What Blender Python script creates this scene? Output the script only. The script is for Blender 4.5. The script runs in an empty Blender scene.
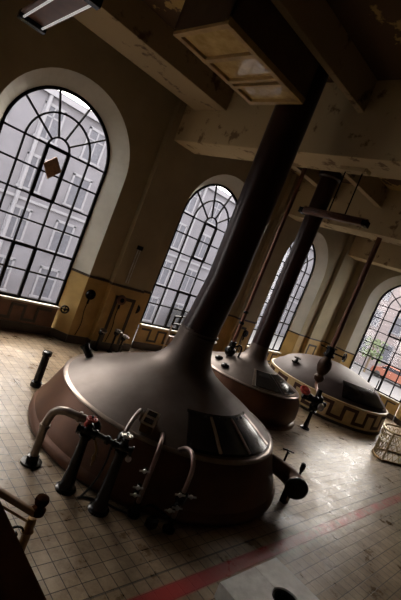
import bpy, math, random
from mathutils import Vector, Matrix

random.seed(4)
SC = bpy.context.scene
PI = math.pi

# ------------------------------------------------------------------ camera
YAW, PITCH, ROLL = 0.797998906, -0.0892978283, 0.380128026
FPX = 417.55
fw = Vector((math.sin(YAW) * math.cos(PITCH), math.cos(YAW) * math.cos(PITCH), math.sin(PITCH)))
rt = Vector((math.cos(YAW), -math.sin(YAW), 0))
upv = rt.cross(fw)
r2 = math.cos(ROLL) * rt + math.sin(ROLL) * upv
u2 = -math.sin(ROLL) * rt + math.cos(ROLL) * upv
cd = bpy.data.cameras.new('camera')
cam = bpy.data.objects.new('camera', cd)
SC.collection.objects.link(cam)
cd.sensor_width = 36.0
cd.sensor_fit = 'AUTO'
cd.lens = FPX / 600 * 36
cd.clip_start = 0.05
cd.clip_end = 300
m = Matrix((r2, u2, -fw)).transposed().to_4x4()
m.translation = Vector((0, 0, 3.6))
cam.matrix_world = m
SC.camera = cam

# ------------------------------------------------------------------ sky, sun, exposure
W = bpy.data.worlds.new('overcast_sky')
SC.world = W
W.use_nodes = True
bgn = W.node_tree.nodes['Background']
bgn.inputs[0].default_value = (1.0, 0.96, 0.91, 1)
bgn.inputs[1].default_value = 9.0

def sun(name, direction, energy, angle, col):
    l = bpy.data.lights.new(name, 'SUN')
    l.energy = energy
    l.angle = math.radians(angle)
    l.color = col
    o = bpy.data.objects.new(name, l)
    SC.collection.objects.link(o)
    o.rotation_euler = Vector(direction).to_track_quat('-Z', 'Y').to_euler()
    o.location = Vector(direction) * -30
    return o
sun('hazy_sun', (-0.50, -0.70, -0.46), 42.0, 110, (1.0, 0.91, 0.78))

vs = SC.view_settings
vs.view_transform = 'Standard'
vs.look = 'None'
vs.exposure = 0.0
vs.gamma = 1.0
vs.use_curve_mapping = False

# ------------------------------------------------------------------ materials
def nodemat(name):
    mt = bpy.data.materials.new(name)
    mt.use_nodes = True
    return mt, mt.node_tree, mt.node_tree.nodes['Principled BSDF']

def mat(name, col, rough=0.5, metal=0.0, var=0.18, scale=4.0, bump=0.0, col2=None, detail=5.0, thr=None, spec=0.5, coat=0.0):
    """principled with a noise blend between two colours of the thing itself"""
    mt, nt, p = nodemat(name)
    N, L = nt.nodes, nt.links
    tc = N.new('ShaderNodeTexCoord')
    nz = N.new('ShaderNodeTexNoise')
    nz.inputs['Scale'].default_value = scale
    nz.inputs['Detail'].default_value = detail
    nz.inputs['Roughness'].default_value = 0.62
    L.new(tc.outputs['Object'], nz.inputs['Vector'])
    rp = N.new('ShaderNodeValToRGB')
    a = col
    b = col2 if col2 else tuple(c * (1 - var * 2) for c in col)
    lo, hi = thr if thr else (0.36, 0.66)
    rp.color_ramp.elements[0].position = lo
    rp.color_ramp.elements[1].position = hi
    rp.color_ramp.elements[0].color = (*b, 1)
    rp.color_ramp.elements[1].color = (*a, 1)
    L.new(nz.outputs['Fac'], rp.inputs['Fac'])
    L.new(rp.outputs['Color'], p.inputs['Base Color'])
    p.inputs['Roughness'].default_value = rough
    p.inputs['Metallic'].default_value = metal
    p.inputs['Specular IOR Level'].default_value = spec
    p.inputs['Coat Weight'].default_value = coat
    if bump:
        bp = N.new('ShaderNodeBump')
        bp.inputs['Strength'].default_value = bump
        bp.inputs['Distance'].default_value = 0.02
        L.new(nz.outputs['Fac'], bp.inputs['Height'])
        L.new(bp.outputs['Normal'], p.inputs['Normal'])
    return mt

M = {}
M['wall'] = mat('aged_wall_paint', (0.36, 0.298, 0.185), 0.8, var=0.10, scale=0.8, bump=0.1)
M['darkwall'] = mat('bounce_cutting_dark_wall', (0.08, 0.06, 0.04), 0.85)  # unseen walls, coloured dark to cut bounce light on the kettle front
M['reveal'] = mat('lit_reveal_paint', (0.52, 0.49, 0.41), 0.75, var=0.07, scale=1.5)  # wall paint lightened on the reveals, window light put into the colour
M['dado'] = mat('ochre_dado', (0.42, 0.27, 0.085), 0.5, var=0.12, scale=2.5)
M['apron'] = mat('brown_apron', (0.13, 0.055, 0.025), 0.4, var=0.2, scale=3)  # darker brown aprons of the two left windows, and one gauge case
M['meander'] = mat('brown_meander_tile', (0.055, 0.022, 0.014), 0.5, var=0.15, scale=5, spec=0.3)
M['darktile'] = mat('dark_brown_tile', (0.035, 0.022, 0.015), 0.35, var=0.15, scale=5)
M['girder'] = mat('peeling_girder_paint', (0.50, 0.39, 0.22), 0.85, scale=2.6, bump=0.3, col2=(0.20, 0.13, 0.06), thr=(0.35, 0.42))
M['ceil'] = mat('peeling_ceiling', (0.42, 0.29, 0.10), 0.9, scale=0.55, bump=0.3, col2=(0.085, 0.046, 0.02), thr=(0.545, 0.56), detail=8)
M['joist'] = mat('joist_paint', (0.36, 0.27, 0.15), 0.85, scale=2.0, bump=0.2, col2=(0.10, 0.06, 0.03), thr=(0.36, 0.44), detail=8)
M['iron'] = mat('window_iron', (0.010, 0.009, 0.009), 0.85, var=0.2, spec=0.1)
M['black'] = mat('black_cast_iron', (0.007, 0.007, 0.007), 0.26, var=0.2, scale=8, bump=0.05, spec=0.3)
M['silver'] = mat('worn_chrome', (0.62, 0.60, 0.57), 0.28, 0.9, var=0.15, scale=12)
M['steel'] = mat('dull_pipe_steel', (0.26, 0.22, 0.19), 0.33, 0.85, var=0.15, scale=10)
M['pinksteel'] = mat('coppered_pipe', (0.34, 0.24, 0.22), 0.32, 0.75, var=0.15, scale=10)
M['red'] = mat('red_paint', (0.42, 0.045, 0.03), 0.45, var=0.15, scale=14)
M['dome'] = mat('patinated_copper_dome', (0.120, 0.094, 0.080), 0.46, 0.5, scale=1.6, col2=(0.075, 0.052, 0.042), bump=0.05, thr=(0.35, 0.7))
M['darkdome'] = mat('dark_patinated_dome', (0.080, 0.056, 0.052), 0.58, 0.15, scale=1.6, col2=(0.055, 0.038, 0.034), spec=0.25)
M['body'] = mat('red_brown_copper_side', (0.150, 0.060, 0.026), 0.46, 0.4, scale=1.3, col2=(0.075, 0.031, 0.016), bump=0.05, thr=(0.35, 0.7))
M['stack'] = mat('dark_copper_stack', (0.034, 0.011, 0.008), 0.30, 0.1, scale=1.2, col2=(0.014, 0.006, 0.005), spec=0.35)
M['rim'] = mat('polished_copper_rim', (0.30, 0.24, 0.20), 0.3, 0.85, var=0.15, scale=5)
M['hatch'] = mat('dark_hatch_metal', (0.010, 0.008, 0.008), 0.20, 0.0, var=0.2, scale=1, spec=0.25, detail=1)
M['bronze'] = mat('dull_bronze', (0.06, 0.03, 0.016), 0.4, 0.6, var=0.2, scale=8)
M['newelbrass'] = mat('ochre_brass', (0.40, 0.23, 0.075), 0.4, 0.5, var=0.2, scale=10)
M['brass'] = mat('old_brass', (0.30, 0.18, 0.07), 0.35, 0.9, var=0.2, scale=10)
M['palebrass'] = mat('pale_brass_railing', (0.46, 0.36, 0.19), 0.42, 0.5, var=0.2, scale=14)
M['riser'] = mat('copper_riser', (0.20, 0.085, 0.055), 0.33, 0.6, var=0.15, scale=4)
M['wood'] = mat('dark_varnished_wood', (0.045, 0.017, 0.008), 0.6, 0, var=0.2, spec=0.0, scale=6)
M['capwood'] = mat('brown_cap_wood', (0.060, 0.022, 0.010), 0.6, 0, var=0.2, scale=6, spec=0.0)
M['railwood'] = mat('brown_rail_wood', (0.30, 0.15, 0.055), 0.4, 0, var=0.2, scale=7)
M['hood'] = mat('brown_painted_wood', (0.10, 0.055, 0.026), 0.5, 0, var=0.15, scale=4)
M['hoodtrim'] = mat('ochre_painted_trim', (0.50, 0.32, 0.11), 0.5, 0, var=0.15, scale=5)
M['panel'] = mat('yellowed_panel', (0.80, 0.60, 0.28), 0.12, 0, scale=3.5, col2=(0.50, 0.34, 0.12), thr=(0.35, 0.7), coat=0.6)
M['stone'] = mat('grey_stone_slab', (0.66, 0.64, 0.61), 0.6, 0, scale=5, col2=(0.46, 0.44, 0.42), bump=0.15)
M['rubber'] = mat('black_rubber', (0.015, 0.014, 0.013), 0.5)
M['creamtile'] = mat('cream_glazed_tile', (0.60, 0.45, 0.23), 0.35, 0, var=0.12, scale=4)
M['card'] = mat('brown_card', (0.36, 0.20, 0.11), 0.8, 0, var=0.2, scale=18)
M['patina'] = mat('tan_strap', (0.34, 0.22, 0.12), 0.38, 0.7, var=0.15, scale=8)  # the strap's own tan colour
M['facade'] = mat('grey_street_facade', (0.108, 0.106, 0.124), 0.9, 0, var=0.10, scale=0.5)
M['cornice'] = mat('pale_facade_trim', (0.152, 0.152, 0.172), 0.8, 0, var=0.05)
M['fglass'] = mat('facade_window_glass', (0.088, 0.09, 0.108), 0.5, 0, var=0.1, spec=0.1)
M['asphalt'] = mat('street_asphalt', (0.055, 0.055, 0.06), 0.9, 0, var=0.1)
M['orange'] = mat('orange_car_paint', (0.20, 0.065, 0.04), 0.5, 0, var=0.03)
M['carglass'] = mat('car_glass', (0.03, 0.03, 0.04), 0.1)
M['leaf'] = mat('street_tree_leaves', (0.07, 0.10, 0.04), 0.8, 0, var=0.25, scale=3)
M['bark'] = mat('bark', (0.12, 0.09, 0.06), 0.9)
M['lampbody'] = mat('lamp_housing', (0.13, 0.05, 0.025), 0.4, 0.1, var=0.2, scale=5)
M['cement'] = mat('cement_landing', (0.30, 0.26, 0.21), 0.8)
M['street_brick'] = None

def brick_mat(name, c1, c2, mortar, bw, rh, ms, off=0.5, rough=0.85, swap=None):
    mt, nt, p = nodemat(name)
    N, L = nt.nodes, nt.links
    tc = N.new('ShaderNodeTexCoord')
    br = N.new('ShaderNodeTexBrick')
    br.offset = off
    br.inputs['Color1'].default_value = (*c1, 1)
    br.inputs['Color2'].default_value = (*c2, 1)
    br.inputs['Mortar'].default_value = (*mortar, 1)
    br.inputs['Scale'].default_value = 1
    br.inputs['Brick Width'].default_value = bw
    br.inputs['Row Height'].default_value = rh
    br.inputs['Mortar Size'].default_value = ms
    if swap:
        sp = N.new('ShaderNodeSeparateXYZ'); cb = N.new('ShaderNodeCombineXYZ')
        L.new(tc.outputs['Object'], sp.inputs[0])
        L.new(sp.outputs[swap[0]], cb.inputs[0]); L.new(sp.outputs[swap[1]], cb.inputs[1])
        L.new(cb.outputs[0], br.inputs['Vector'])
    else:
        L.new(tc.outputs['Object'], br.inputs['Vector'])
    L.new(br.outputs['Color'], p.inputs['Base Color'])
    p.inputs['Roughness'].default_value = rough
    return mt
M['street_brick'] = brick_mat('pink_brick', (0.175, 0.148, 0.152), (0.155, 0.132, 0.137), (0.13, 0.115, 0.12), 0.9, 0.4, 0.04, swap=(1, 2))

def glass_mat():
    mt, nt, p = nodemat('dusty_window_glass')
    N, L = nt.nodes, nt.links
    out = N['Material Output']
    N.remove(p)
    tr = N.new('ShaderNodeBsdfTransparent'); tr.inputs[0].default_value = (0.86, 0.86, 0.88, 1)
    gl = N.new('ShaderNodeBsdfGlossy'); gl.inputs['Roughness'].default_value = 0.08
    b = N.new('ShaderNodeMixShader')
    b.inputs[0].default_value = 0.05
    L.new(tr.outputs[0], b.inputs[1]); L.new(gl.outputs[0], b.inputs[2])
    L.new(b.outputs[0], out.inputs['Surface'])
    return mt
M['glass'] = glass_mat()

def tube_light_mat():
    mt, nt, p = nodemat('fluorescent_tube_glass')
    p.inputs['Base Color'].default_value = (0.85, 0.85, 0.85, 1)
    p.inputs['Emission Color'].default_value = (1, 0.97, 0.95, 1)
    p.inputs['Emission Strength'].default_value = 0.30
    return mt
M['tube'] = tube_light_mat()

def floor_mat():
    mt, nt, p = nodemat('worn_floor_tiles')
    N, L = nt.nodes, nt.links
    tc = N.new('ShaderNodeTexCoord')
    br = N.new('ShaderNodeTexBrick')
    br.offset = 0.0
    br.inputs['Scale'].default_value = 1
    br.inputs['Brick Width'].default_value = 0.18
    br.inputs['Row Height'].default_value = 0.18
    br.inputs['Mortar Size'].default_value = 0.006
    br.inputs['Mortar Smooth'].default_value = 0.3
    br.inputs['Color1'].default_value = (0.36, 0.275, 0.185, 1)
    br.inputs['Color2'].default_value = (0.285, 0.212, 0.138, 1)
    br.inputs['Mortar'].default_value = (0.045, 0.032, 0.022, 1)
    L.new(tc.outputs['Object'], br.inputs['Vector'])
    # wear and dirt
    nz = N.new('ShaderNodeTexNoise'); nz.inputs['Scale'].default_value = 2.2; nz.inputs['Detail'].default_value = 10
    nz.inputs['Roughness'].default_value = 0.74
    L.new(tc.outputs['Object'], nz.inputs['Vector'])
    rp = N.new('ShaderNodeValToRGB')
    rp.color_ramp.elements[0].position = 0.33; rp.color_ramp.elements[1].position = 0.66
    rp.color_ramp.elements[0].color = (0.34, 0.28, 0.23, 1); rp.color_ramp.elements[1].color = (1.3, 1.3, 1.28, 1)
    L.new(nz.outputs['Fac'], rp.inputs['Fac'])
    mul = N.new('ShaderNodeMix'); mul.data_type = 'RGBA'; mul.blend_type = 'MULTIPLY'
    mul.inputs['Factor'].default_value = 0.85
    L.new(br.outputs['Color'], mul.inputs['A']); L.new(rp.outputs['Color'], mul.inputs['B'])
    # painted red line along the room and the dark joint beside it
    sp = N.new('ShaderNodeSeparateXYZ'); L.new(tc.outputs['Object'], sp.inputs[0])
    def band(y0, half, soft):
        s = N.new('ShaderNodeMath'); s.operation = 'SUBTRACT'; L.new(sp.outputs['Y'], s.inputs[0]); s.inputs[1].default_value = y0
        a = N.new('ShaderNodeMath'); a.operation = 'ABSOLUTE'; L.new(s.outputs[0], a.inputs[0])
        r = N.new('ShaderNodeMapRange'); r.inputs['From Min'].default_value = half - soft; r.inputs['From Max'].default_value = half + soft
        r.inputs['To Min'].default_value = 1; r.inputs['To Max'].default_value = 0
        L.new(a.outputs[0], r.inputs['Value'])
        return r.outputs[0]
    n2 = N.new('ShaderNodeTexNoise'); n2.inputs['Scale'].default_value = 2.6; n2.inputs['Detail'].default_value = 9; n2.inputs['Roughness'].default_value = 0.75
    L.new(tc.outputs['Object'], n2.inputs['Vector'])
    # how worn the line is, by place: rubbed off where people cross it
    wr = N.new('ShaderNodeMapRange'); wr.inputs['From Min'].default_value = 4.6; wr.inputs['From Max'].default_value = 7.0
    wr.inputs['To Min'].default_value = 0.28; wr.inputs['To Max'].default_value = -0.02
    L.new(sp.outputs['X'], wr.inputs['Value'])
    ad = N.new('ShaderNodeMath'); ad.operation = 'ADD'; L.new(n2.outputs['Fac'], ad.inputs[0]); L.new(wr.outputs[0], ad.inputs[1])
    rw = N.new('ShaderNodeMapRange'); rw.inputs['From Min'].default_value = 0.36; rw.inputs['From Max'].default_value = 0.56
    rw.inputs['To Min'].default_value = 0.15; rw.inputs['To Max'].default_value = 0.92
    L.new(ad.outputs[0], rw.inputs['Value'])
    mk = N.new('ShaderNodeMath'); mk.operation = 'MULTIPLY'; L.new(band(2.43, 0.10, 0.02), mk.inputs[0]); L.new(rw.outputs[0], mk.inputs[1])
    mr = N.new('ShaderNodeMix'); mr.data_type = 'RGBA'
    L.new(mk.outputs[0], mr.inputs['Factor']); L.new(mul.outputs['Result'], mr.inputs['A'])
    mr.inputs['B'].default_value = (0.40, 0.028, 0.032, 1)
    mj = N.new('ShaderNodeMix'); mj.data_type = 'RGBA'
    jb = N.new('ShaderNodeMath'); jb.operation = 'MULTIPLY'; L.new(band(2.69, 0.010, 0.006), jb.inputs[0]); jb.inputs[1].default_value = 0.8
    L.new(jb.outputs[0], mj.inputs['Factor']); L.new(mr.outputs['Result'], mj.inputs['A'])
    mj.inputs['B'].default_value = (0.05, 0.04, 0.03, 1)
    L.new(mj.outputs['Result'], p.inputs['Base Color'])
    rr = N.new('ShaderNodeMapRange'); rr.inputs['From Min'].default_value = 0.35; rr.inputs['From Max'].default_value = 0.65; rr.inputs['To Min'].default_value = 0.23; rr.inputs['To Max'].default_value = 0.46; p.inputs['Specular IOR Level'].default_value = 0.5
    L.new(nz.outputs['Fac'], rr.inputs['Value']); L.new(rr.outputs[0], p.inputs['Roughness'])
    bp = N.new('ShaderNodeBump'); bp.inputs['Strength'].default_value = 0.55; bp.inputs['Distance'].default_value = 0.015
    h = N.new('ShaderNodeMath'); h.operation = 'SUBTRACT'; L.new(n2.outputs['Fac'], h.inputs[0]); L.new(br.outputs['Fac'], h.inputs[1])
    L.new(h.outputs[0], bp.inputs['Height']); L.new(bp.outputs['Normal'], p.inputs['Normal'])
    return mt
M['floor'] = floor_mat()

# ------------------------------------------------------------------ mesh helpers
ORG = {}
def V(*a): return Vector(a)

class MB:
    def __init__(s):
        s.v, s.f, s.mi = [], [], []
    def add(s, vs, fs, mi=0):
        b = len(s.v)
        s.v += [Vector(x) for x in vs]
        for f in fs:
            s.f.append([i + b for i in f]); s.mi.append(mi)
        return s
    def box(s, lo, hi, mi=0, M4=None):
        (x0, y0, z0), (x1, y1, z1) = lo, hi
        vs = [V(x, y, z) for x in (x0, x1) for y in (y0, y1) for z in (z0, z1)]
        if M4 is not None: vs = [M4 @ v for v in vs]
        return s.add(vs, [(0, 1, 3, 2), (4, 6, 7, 5), (0, 4, 5, 1), (2, 3, 7, 6), (0, 2, 6, 4), (1, 5, 7, 3)], mi)
    def bar(s, a, b, w, h, up=(0, 0, 1), mi=0):
        """box from a to b, w wide and h high"""
        a, b = Vector(a), Vector(b)
        d = (b - a).normalized(); u = Vector(up)
        sd = d.cross(u)
        if sd.length < 1e-4: sd = d.cross(V(1, 0, 0))
        sd.normalize(); u = sd.cross(d).normalized()
        vs = [p + sd * (w / 2 * i) + u * (h / 2 * j) for p in (a, b) for i, j in ((-1, -1), (1, -1), (1, 1), (-1, 1))]
        return s.add(vs, [(0, 1, 2, 3), (7, 6, 5, 4), (0, 4, 5, 1), (1, 5, 6, 2), (2, 6, 7, 3), (3, 7, 4, 0)], mi)
    def lathe(s, prof, c=(0, 0, 0), axis=(0, 0, 1), seg=48, mi=0, cap=True):
        """prof: (radius, height) list, turned about axis through c"""
        ax = Vector(axis).normalized(); c = Vector(c)
        e1 = ax.cross(V(0, 0, 1))
        if e1.length < 1e-4: e1 = V(1, 0, 0)
        e1.normalize(); e2 = ax.cross(e1)
        vs, fs = [], []
        for r, h in prof:
            for i in range(seg):
                a = 2 * PI * i / seg
                vs.append(c + ax * h + (e1 * math.cos(a) + e2 * math.sin(a)) * max(r, 1e-4))
        for k in range(len(prof) - 1):
            for i in range(seg):
                j = (i + 1) % seg
                fs.append((k * seg + i, k * seg + j, (k + 1) * seg + j, (k + 1) * seg + i))
        if cap:
            fs.append(tuple(range(seg))[::-1]); n = (len(prof) - 1) * seg
            fs.append(tuple(range(n, n + seg)))
        return s.add(vs, fs, mi)
    def tube(s, pts, r, seg=14, mi=0, closed=False):
        pts = [Vector(p) for p in pts]; n = len(pts)
        rs = r if isinstance(r, (list, tuple)) else [r] * n
        vs, fs, prev = [], [], None
        for i, p in enumerate(pts):
            if closed: t = pts[(i + 1) % n] - pts[i - 1]
            else: t = pts[min(i + 1, n - 1)] - pts[max(i - 1, 0)]
            t.normalize()
            if prev is None:
                e = t.cross(V(0, 0, 1))
                if e.length < 1e-3: e = t.cross(V(1, 0, 0))
            else:
                e = prev - t * prev.dot(t)
            e.normalize(); prev = e; g = t.cross(e)
            for k in range(seg):
                a = 2 * PI * k / seg
                vs.append(p + (e * math.cos(a) + g * math.sin(a)) * rs[i])
        for i in range(n if closed else n - 1):
            j = (i + 1) % n
            for k in range(seg):
                l = (k + 1) % seg
                fs.append((i * seg + k, i * seg + l, j * seg + l, j * seg + k))
        if not closed:
            fs.append(tuple(range(seg))[::-1]); fs.append(tuple(range((n - 1) * seg, n * seg)))
        return s.add(vs, fs, mi)
    def ball(s, c, r, seg=16, sz=1.0, mi=0):
        n = seg // 2
        prof = [(r * math.sin(PI * i / n), -r * sz * math.cos(PI * i / n)) for i in range(n + 1)]
        return s.lathe(prof, c, seg=seg, mi=mi, cap=False)
    def torus(s, c, R, r, axis=(0, 0, 1), seg=28, mi=0):
        ax = Vector(axis).normalized(); e1 = ax.cross(V(0, 0, 1))
        if e1.length < 1e-4: e1 = V(1, 0, 0)
        e1.normalize(); e2 = ax.cross(e1)
        return s.tube([Vector(c) + (e1 * math.cos(2 * PI * i / seg) + e2 * math.sin(2 * PI * i / seg)) * R for i in range(seg)], r, 8, mi, True)
    def build(s, name, mats, parent=None, smooth=True, bevel=0.0, angle=40):
        org = ORG.get(parent.name, V(0, 0, 0)) if parent else V(0, 0, 0)
        me = bpy.data.meshes.new(name)
        me.from_pydata([tuple(v - org) for v in s.v], [], s.f)
        for x in (mats if isinstance(mats, (list, tuple)) else [mats]): me.materials.append(x)
        for p, mi in zip(me.polygons, s.mi):
            p.material_index = mi; p.use_smooth = smooth
        me.update()
        import bmesh
        bm = bmesh.new(); bm.from_mesh(me)
        bmesh.ops.remove_doubles(bm, verts=bm.verts, dist=2e-5)
        bmesh.ops.recalc_face_normals(bm, faces=bm.faces)
        bm.to_mesh(me); bm.free()
        if smooth:
            try: me.set_sharp_from_angle(angle=math.radians(angle))
            except Exception: pass
        o = bpy.data.objects.new(name, me)
        SC.collection.objects.link(o)
        if parent: o.parent = parent
        ORG[o.name] = org
        if bevel:
            b = o.modifiers.new('edge', 'BEVEL'); b.width = bevel; b.segments = 2; b.limit_method = 'ANGLE'
        return o

def thing(name, label, cat, loc=(0, 0, 0), group=None):
    o = bpy.data.objects.new(name, None); SC.collection.objects.link(o)
    o.location = loc; o.empty_display_size = 0.1
    ORG[o.name] = Vector(loc)
    o['label'] = label; o['category'] = cat
    if group: o['group'] = group
    return o
def tag(o, label, cat, group=None):
    o['label'] = label; o['category'] = cat
    if group: o['group'] = group
    return o
def struct(o, label=None, cat=None):
    o['kind'] = 'structure'
    if label: o['label'] = label
    if cat: o['category'] = cat
    return o
def smooth_path(pts, n=6):
    """Catmull-Rom through pts"""
    P = [Vector(p) for p in pts]; P = [P[0] * 2 - P[1]] + P + [P[-1] * 2 - P[-2]]
    out = []
    for i in range(1, len(P) - 2):
        for k in range(n):
            t = k / n; a, b, c, d = P[i - 1:i + 3]
            out.append(0.5 * ((2 * b) + (c - a) * t + (2 * a - 5 * b + 4 * c - d) * t * t + (3 * b - a - 3 * c + d) * t ** 3))
    out.append(P[-2]); return out
def interp(prof, z):
    for (ra, za), (rb, zb) in zip(prof, prof[1:]):
        if za <= z <= zb: return ra + (rb - ra) * (z - za) / max(zb - za, 1e-9)
    return prof[-1][0]
def pol(c, r, az, z):
    a = math.radians(az); return V(c[0] + r * math.cos(a), c[1] + r * math.sin(a), z)
def patch(mb, c, prof, az0, az1, z0, z1, off, th, na=14, nz=8, mi=0):
    """a curved plate lying on a turned surface"""
    vs, fs = [], []
    for lay in (off, off + th):
        for j in range(nz + 1):
            z = z0 + (z1 - z0) * j / nz
            e = 0.02; dr = (interp(prof, z + e) - interp(prof, z - e)) / (2 * e)
            nr, nzv = 1 / math.hypot(1, dr), -dr / math.hypot(1, dr)
            for i in range(na + 1):
                az = az0 + (az1 - az0) * i / na
                vs.append(pol(c, interp(prof, z) + nr * lay, az, z + nzv * lay))
    n = (na + 1) * (nz + 1)
    def ix(l, j, i): return l * n + j * (na + 1) + i
    for j in range(nz):
        for i in range(na):
            fs.append((ix(1, j, i), ix(1, j, i + 1), ix(1, j + 1, i + 1), ix(1, j + 1, i)))
            fs.append((ix(0, j, i), ix(0, j + 1, i), ix(0, j + 1, i + 1), ix(0, j, i + 1)))
    for i in range(na):
        fs.append((ix(0, 0, i), ix(0, 0, i + 1), ix(1, 0, i + 1), ix(1, 0, i)))
        fs.append((ix(0, nz, i), ix(1, nz, i), ix(1, nz, i + 1), ix(0, nz, i + 1)))
    for j in range(nz):
        fs.append((ix(0, j, 0), ix(1, j, 0), ix(1, j + 1, 0), ix(0, j + 1, 0)))
        fs.append((ix(0, j, na), ix(0, j + 1, na), ix(1, j + 1, na), ix(1, j, na)))
    mb.add(vs, fs, mi)

# ------------------------------------------------------------------ the room
YB, XR, ZC = 10.37, 20.5, 7.95       # back wall, right wall, ceiling
XL, YF = -4.4, -4.0
DEP, SPR, RO, RI = 0.45, 4.84, 1.79, 1.44   # reveal depth, spring height, outer and inner arch radius
DADO = 2.02
BACK = [-1.52, 4.34, 10.20, 16.06]  # first window is out of view, added to let in more light
RIGHT = [7.38]
NA = 28

o = MB().box((XL - 0.5, YF - 0.5, -0.2), (XR + 0.6, YB + 0.6, 0)).build('floor', M['floor'], smooth=False); struct(o)
o = MB().box((XL - 0.5, YF - 0.5, ZC), (XR + 0.6, YB + 0.6, ZC + 0.3)).build('ceiling', M['ceil'], smooth=False); struct(o)

def arched_wall(name, to, u0, u1, centers, apron_mats):
    """to(u, depth, z) -> world; depth counts outwards from the wall face"""
    mb = MB()  # materials: 0 paint 1 reveal 2 dado 3.. aprons
    T = lambda u, d, z: to(u, d, z)
    edges = [u0]
    for c in centers: edges += [c - RO, c + RO]
    edges.append(u1)
    for a, b in zip(edges[0::2], edges[1::2]):
        mb.add([T(a, 0, 0), T(b, 0, 0), T(b, 0, DADO), T(a, 0, DADO)], [(0, 1, 2, 3)], 2)
        mb.add([T(a, 0, DADO), T(b, 0, DADO), T(b, 0, ZC), T(a, 0, ZC)], [(0, 1, 2, 3)], 0)
    for k, c in enumerate(centers):
        A = [PI - PI * i / NA for i in range(NA + 1)]
        for a, b in zip(A, A[1:]):
            p, q = (c + RO * math.cos(a), SPR + RO * math.sin(a)), (c + RO * math.cos(b), SPR + RO * math.sin(b))
            mb.add([T(p[0], 0, p[1]), T(q[0], 0, q[1]), T(q[0], 0, ZC), T(p[0], 0, ZC)], [(0, 1, 2, 3)], 0)
            p2, q2 = (c + RI * math.cos(a), SPR + RI * math.sin(a)), (c + RI * math.cos(b), SPR + RI * math.sin(b))
            mb.add([T(p[0], 0, p[1]), T(p2[0], DEP, p2[1]), T(q2[0], DEP, q2[1]), T(q[0], 0, q[1])], [(0, 1, 2, 3)], 1)
        for s in (-1, 1):
            for z0, z1, mi in ((0, DADO, 2), (DADO, SPR, 1)):
                mb.add([T(c + s * RO, 0, z0), T(c + s * RI, DEP, z0), T(c + s * RI, DEP, z1), T(c + s * RO, 0, z1)], [(0, 1, 2, 3)], mi)
        # apron below the sill
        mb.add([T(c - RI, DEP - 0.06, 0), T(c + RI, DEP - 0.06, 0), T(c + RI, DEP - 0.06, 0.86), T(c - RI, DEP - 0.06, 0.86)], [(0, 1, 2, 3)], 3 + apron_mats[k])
        mb.add([T(c - RI, DEP - 0.06, 0.86), T(c + RI, DEP - 0.06, 0.86), T(c + RI, DEP + 0.3, 0.86), T(c - RI, DEP + 0.3, 0.86)], [(0, 1, 2, 3)], 1)
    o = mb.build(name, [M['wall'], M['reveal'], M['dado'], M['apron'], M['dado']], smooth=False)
    return struct(o)
toB = lambda u, d, z: V(u, YB + d, z)
toR = lambda u, d, z: V(XR + d, u, z)
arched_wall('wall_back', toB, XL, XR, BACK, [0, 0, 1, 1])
arched_wall('wall_right', toR, YF, YB, RIGHT, [1, 1])
struct(MB().box((XL - 0.3, YF - 0.3, 0), (XL, YB, ZC)).build('wall_left', M['darkwall'], smooth=False))
struct(MB().box((XL, YF - 0.3, 0), (XR, YF, ZC)).build('wall_front', M['darkwall'], smooth=False))

# pilasters, girders, joists
tn = [0]
def trim(mb, mats, label=None, **k):
    tn[0] += 1
    return struct(mb.build('trim_%d' % tn[0], mats, smooth=False, **k), label)
for x0 in (0.95, 6.80, 12.78, 18.55):
    w = 1.15
    mb = MB().box((x0, YB - 0.2, 0), (x0 + w, YB + 0.01, DADO), 1).box((x0, YB - 0.2, DADO), (x0 + w, YB + 0.01, ZC), 0)
    trim(mb, [M['wall'], M['dado']])
for x0, x1 in ((1.1, 1.98), (7.02, 7.9), (13.0, 13.88), (18.75, 19.6)):
    if x0 < 2: continue
    trim(MB().box((x0, YF, 6.45), (x1, YB - 0.05, ZC + 0.02)), M['girder'], bevel=0.02)
bays = [(XL, 7.02), (7.9, 13.0), (13.88, 18.75)]
JZ = 7.32
for (a, b), ys in zip(bays, ([(8.47, 9.72), (4.66, 4.80), (2.6, 2.74)], [(8.35, 8.6), (6.62, 6.82), (4.4, 4.6), (2.2, 2.4)], [(9.0, 9.2), (7.4, 7.6), (5.3, 5.5), (3, 3.2)])):
    for y0, y1 in ys:
        trim(MB().box((a, y0, JZ), (b, y1, ZC + 0.02)), M['joist'], bevel=0.015)
# dark border along the dado and skirting
def run(u0, u1, to, z0, z1, d=-0.02):
    mb = MB()
    a, b = to(u0, d, z0), to(u1, 0.02, z1)
    mb.box([min(p, q) for p, q in zip(a, b)], [max(p, q) for p, q in zip(a, b)])
    return mb
def border(to, u0, u1, centers, pil):
    edges = [u0]
    for c in centers: edges += [c - RO, c + RO]
    edges.append(u1)
    mb, sk = MB(), MB()
    for a, b in zip(edges[0::2], edges[1::2]):
        for t, z0, z1 in ((mb, 1.99, 2.06), (sk, 0, 0.24)):
            p, q = to(a, -0.025, z0), to(b, 0.01, z1)
            t.box([min(i, j) for i, j in zip(p, q)], [max(i, j) for i, j in zip(p, q)])
    for c in centers:
        for s in (-1, 1):
            for t, z0, z1 in ((mb, 1.99, 2.06), (sk, 0, 0.24)):
                a, b = to(c + s * RO, 0, (z0 + z1) / 2), to(c + s * RI, DEP, (z0 + z1) / 2)
                t.bar(a, b, 0.04, z1 - z0)
        t = sk
        p, q = to(c - RI, DEP - 0.10, 0), to(c + RI, DEP - 0.05, 0.24)
        t.box([min(i, j) for i, j in zip(p, q)], [max(i, j) for i, j in zip(p, q)])
    for x0 in pil:
        for t, z0, z1 in ((mb, 1.99, 2.06), (sk, 0, 0.24)):
            t.box((x0 - 0.025, YB - 0.225, z0), (x0 + 1.175, YB, z1))
    return mb, sk
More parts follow.
